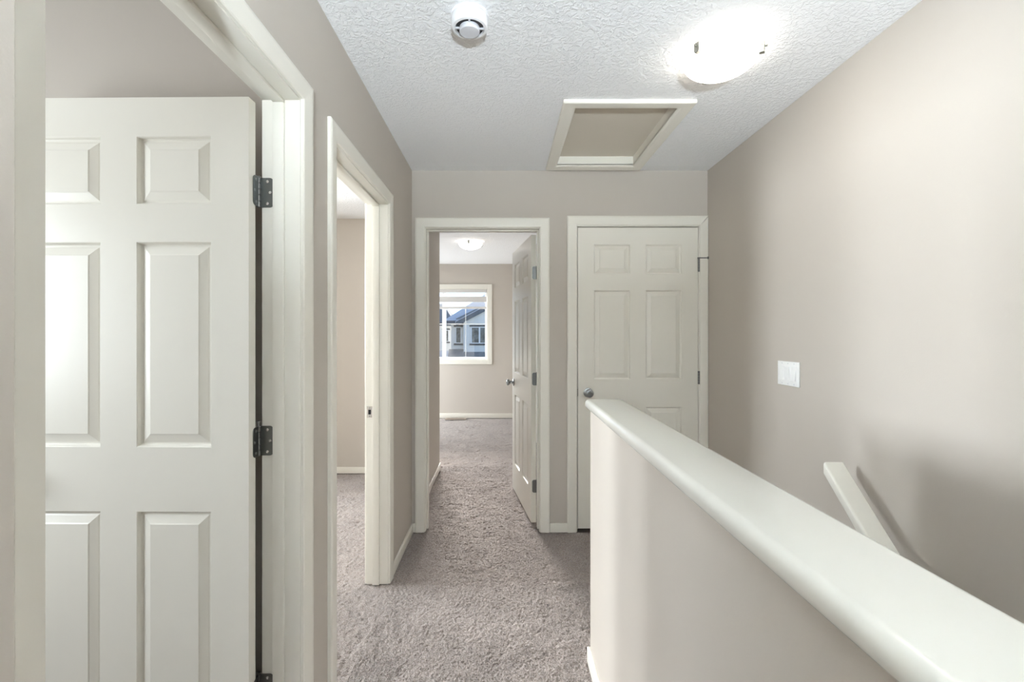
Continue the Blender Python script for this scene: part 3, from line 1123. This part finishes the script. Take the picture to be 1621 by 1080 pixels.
def house(name, x0, x1, y0, depth, ztop, wallm, label):
    h = empty(name, ((x0 + x1) / 2, y0, GZ))
    return h


def hpart(root, nm, lst, m, parent=None):
    bm = new_bm()
    for b in lst:
        box(bm, *b)
    bmesh.ops.transform(bm, matrix=Matrix.Translation(-root.location), verts=bm.verts[:])
    return finish(nm, bm, m, parent or root)


def hpoly(root, nm, quads, m, th=0.12):
    """slabs: each a list of corner points, thickened downwards"""
    bm = new_bm()
    for q in quads:
        a = [bm.verts.new(Vector(c) - root.location) for c in q]
        b = [bm.verts.new(Vector((c[0], c[1], c[2] - th)) - root.location) for c in q]
        bm.faces.new(a)
        bm.faces.new(b[::-1])
        n = len(q)
        for i in range(n):
            j = (i + 1) % n
            bm.faces.new([a[i], b[i], b[j], a[j]])
    return finish(nm, bm, m, root)


def hwindow(root, x0, x1, z0, z1, y, split):
    f = 0.07
    w = hpart(root, 'house_window', [(x0, x0 + f, y - 0.06, y, z0, z1), (x1 - f, x1, y - 0.06, y, z0, z1),
                                     (x0 + f, x1 - f, y - 0.06, y, z0, z0 + f), (x0 + f, x1 - f, y - 0.06, y, z1 - f, z1)], M_vinyl)
    xs = [x0 + f, x1 - f]
    if split:
        xm = (x0 + x1) / 2
        hpart(root, 'house_mullion', [(xm - 0.06, xm + 0.06, y - 0.06, y, z0 + f, z1 - f)], M_vinyl)
        xs = [x0 + f, xm - 0.06, xm + 0.06, x1 - f]
    for i in range(0, len(xs), 2):
        hpart(root, 'house_pane', [(xs[i], xs[i + 1], y - 0.03, y - 0.01, z0 + f, z1 - f)], M_curtain)
    hpart(root, 'lintel', [(x0 - 0.12, x1 + 0.12, y - 0.09, y, z1, z1 + 0.13)], M_shutter)
    hpart(root, 'sill', [(x0 - 0.12, x1 + 0.12, y - 0.09, y, z0 - 0.13, z0)], M_shutter)


h1 = empty('house', (-0.5, YH, GZ))
hpart(h1, 'wall', [(-4.05, -3.0, YH, YH + 9, GZ, 2.2), (-3.0, 3.4, YH - 0.7, YH + 9, GZ, 2.2)], M_siding)
# front gable wall over the right-hand bay
bm = new_bm()
prism(bm, [(-3.0, 2.2), (3.4, 2.2), (0.2, 3.85)], YH - 0.7, YH + 3)
bmesh.ops.transform(bm, matrix=Matrix.Translation(-h1.location), verts=bm.verts[:])
finish('gable_wall', bm, M_siding, h1)
# rakes of the front gable
for s in (-1, 1):
    bm = new_bm()
    pts = [(0.2, 4.22), (0.2, 3.83), (0.2 + s * 3.75, 1.90), (0.2 + s * 3.75, 2.24)]
    prism(bm, pts, YH - 1.15, YH - 1.0)
    bmesh.ops.transform(bm, matrix=Matrix.Translation(-h1.location), verts=bm.verts[:])
    finish('rake_board', bm, M_fascia, h1)
    hpoly(h1, 'gable_roof', [[(0.2, YH - 1.1, 4.27), (0.2 + s * 3.8, YH - 1.1, 2.26), (0.2 + s * 3.8, YH + 3.5, 2.26), (0.2, YH + 3.5, 4.27)]], M_snow, 0.1)
    hpoly(h1, 'soffit', [[(0.2, YH - 1.1, 4.05), (0.2 + s * 3.75, YH - 1.1, 2.10), (0.2 + s * 3.75, YH - 0.7, 2.10), (0.2, YH - 0.7, 4.05)]], M_fascia, 0.1)
hpart(h1, 'eave_board', [(-4.5, -2.7, YH - 0.55, YH - 0.4, 2.08, 2.34)], M_fascia)
hpoly(h1, 'main_roof', [[(-4.5, YH - 0.5, 2.40), (3.6, YH - 0.5, 2.40), (3.6, YH + 4.5, 5.6), (-0.3, YH + 4.5, 5.6)]], M_snow, 0.14)
hpoly(h1, 'main_roof', [[(-4.5, YH - 0.5, 2.40), (-0.3, YH + 4.5, 5.6), (-4.5, YH + 9.5, 2.40)]], M_snow, 0.14)
hpoly(h1, 'roof_valley', [[(-3.6, YH - 0.52, 2.50), (-2.5, YH - 0.52, 2.50), (-1.6, YH + 0.9, 3.45), (-1.9, YH + 0.9, 3.45)]], M_shingle, 0.06)
hwindow(h1, -3.70, -3.22, 0.55, 1.86, YH, False)
hwindow(h1, -2.42, -1.10, 0.55, 1.86, YH - 0.7, True)
hpoly(h1, 'porch_roof', [[(-4.2, YH - 0.05, 0.10), (3.4, YH - 0.05, 0.10), (3.6, YH - 3.0, -0.75), (-4.0, YH - 3.0, -0.75)]], M_shingle, 0.18)
tag(h1, 'white sided house with snowy gable roof across the street', 'house')

h2 = empty('house', (-8.2, 46, GZ))
hpart(h2, 'wall', [(-12.5, -5.15, 46, 54, GZ, 2.2)], M_siding)
hpart(h2, 'eave_board', [(-12.9, -4.75, 45.4, 45.6, 2.1, 2.4)], M_fascia)
hpoly(h2, 'roof', [[(-12.9, 45.4, 2.4), (-4.75, 45.4, 2.4), (-6.5, 50, 4.6), (-11, 50, 4.6)],
                   [(-4.75, 45.4, 2.4), (-4.75, 54.6, 2.4), (-6.5, 50, 4.6)]], M_shingle, 0.15)
for xx in (-5.95, -7.6):
    hwindow(h2, xx, xx + 0.55, 0.5, 1.7, 46, False)
hpoly(h2, 'porch_roof', [[(-12.5, 45.95, -0.4), (-5.1, 45.95, -0.4), (-5.0, 43, -1.1), (-12.5, 43, -1.1)]], M_snow, 0.18)
tag(h2, 'grey roofed house farther back, left of the white sided house', 'house')

h3 = empty('house', (-8.9, 30, GZ))
hpart(h3, 'wall', [(-14.0, -4.9, 30, 35, GZ, 2.6)], M_brownwall)
hpoly(h3, 'roof', [[(-14.5, 29.4, 2.6), (-4.75, 29.4, 2.6), (-6.2, 32, 4.0), (-14.5, 32, 4.0)]], M_shingle, 0.2)
tag(h3, 'taupe walled house at the left edge of the window view', 'house')
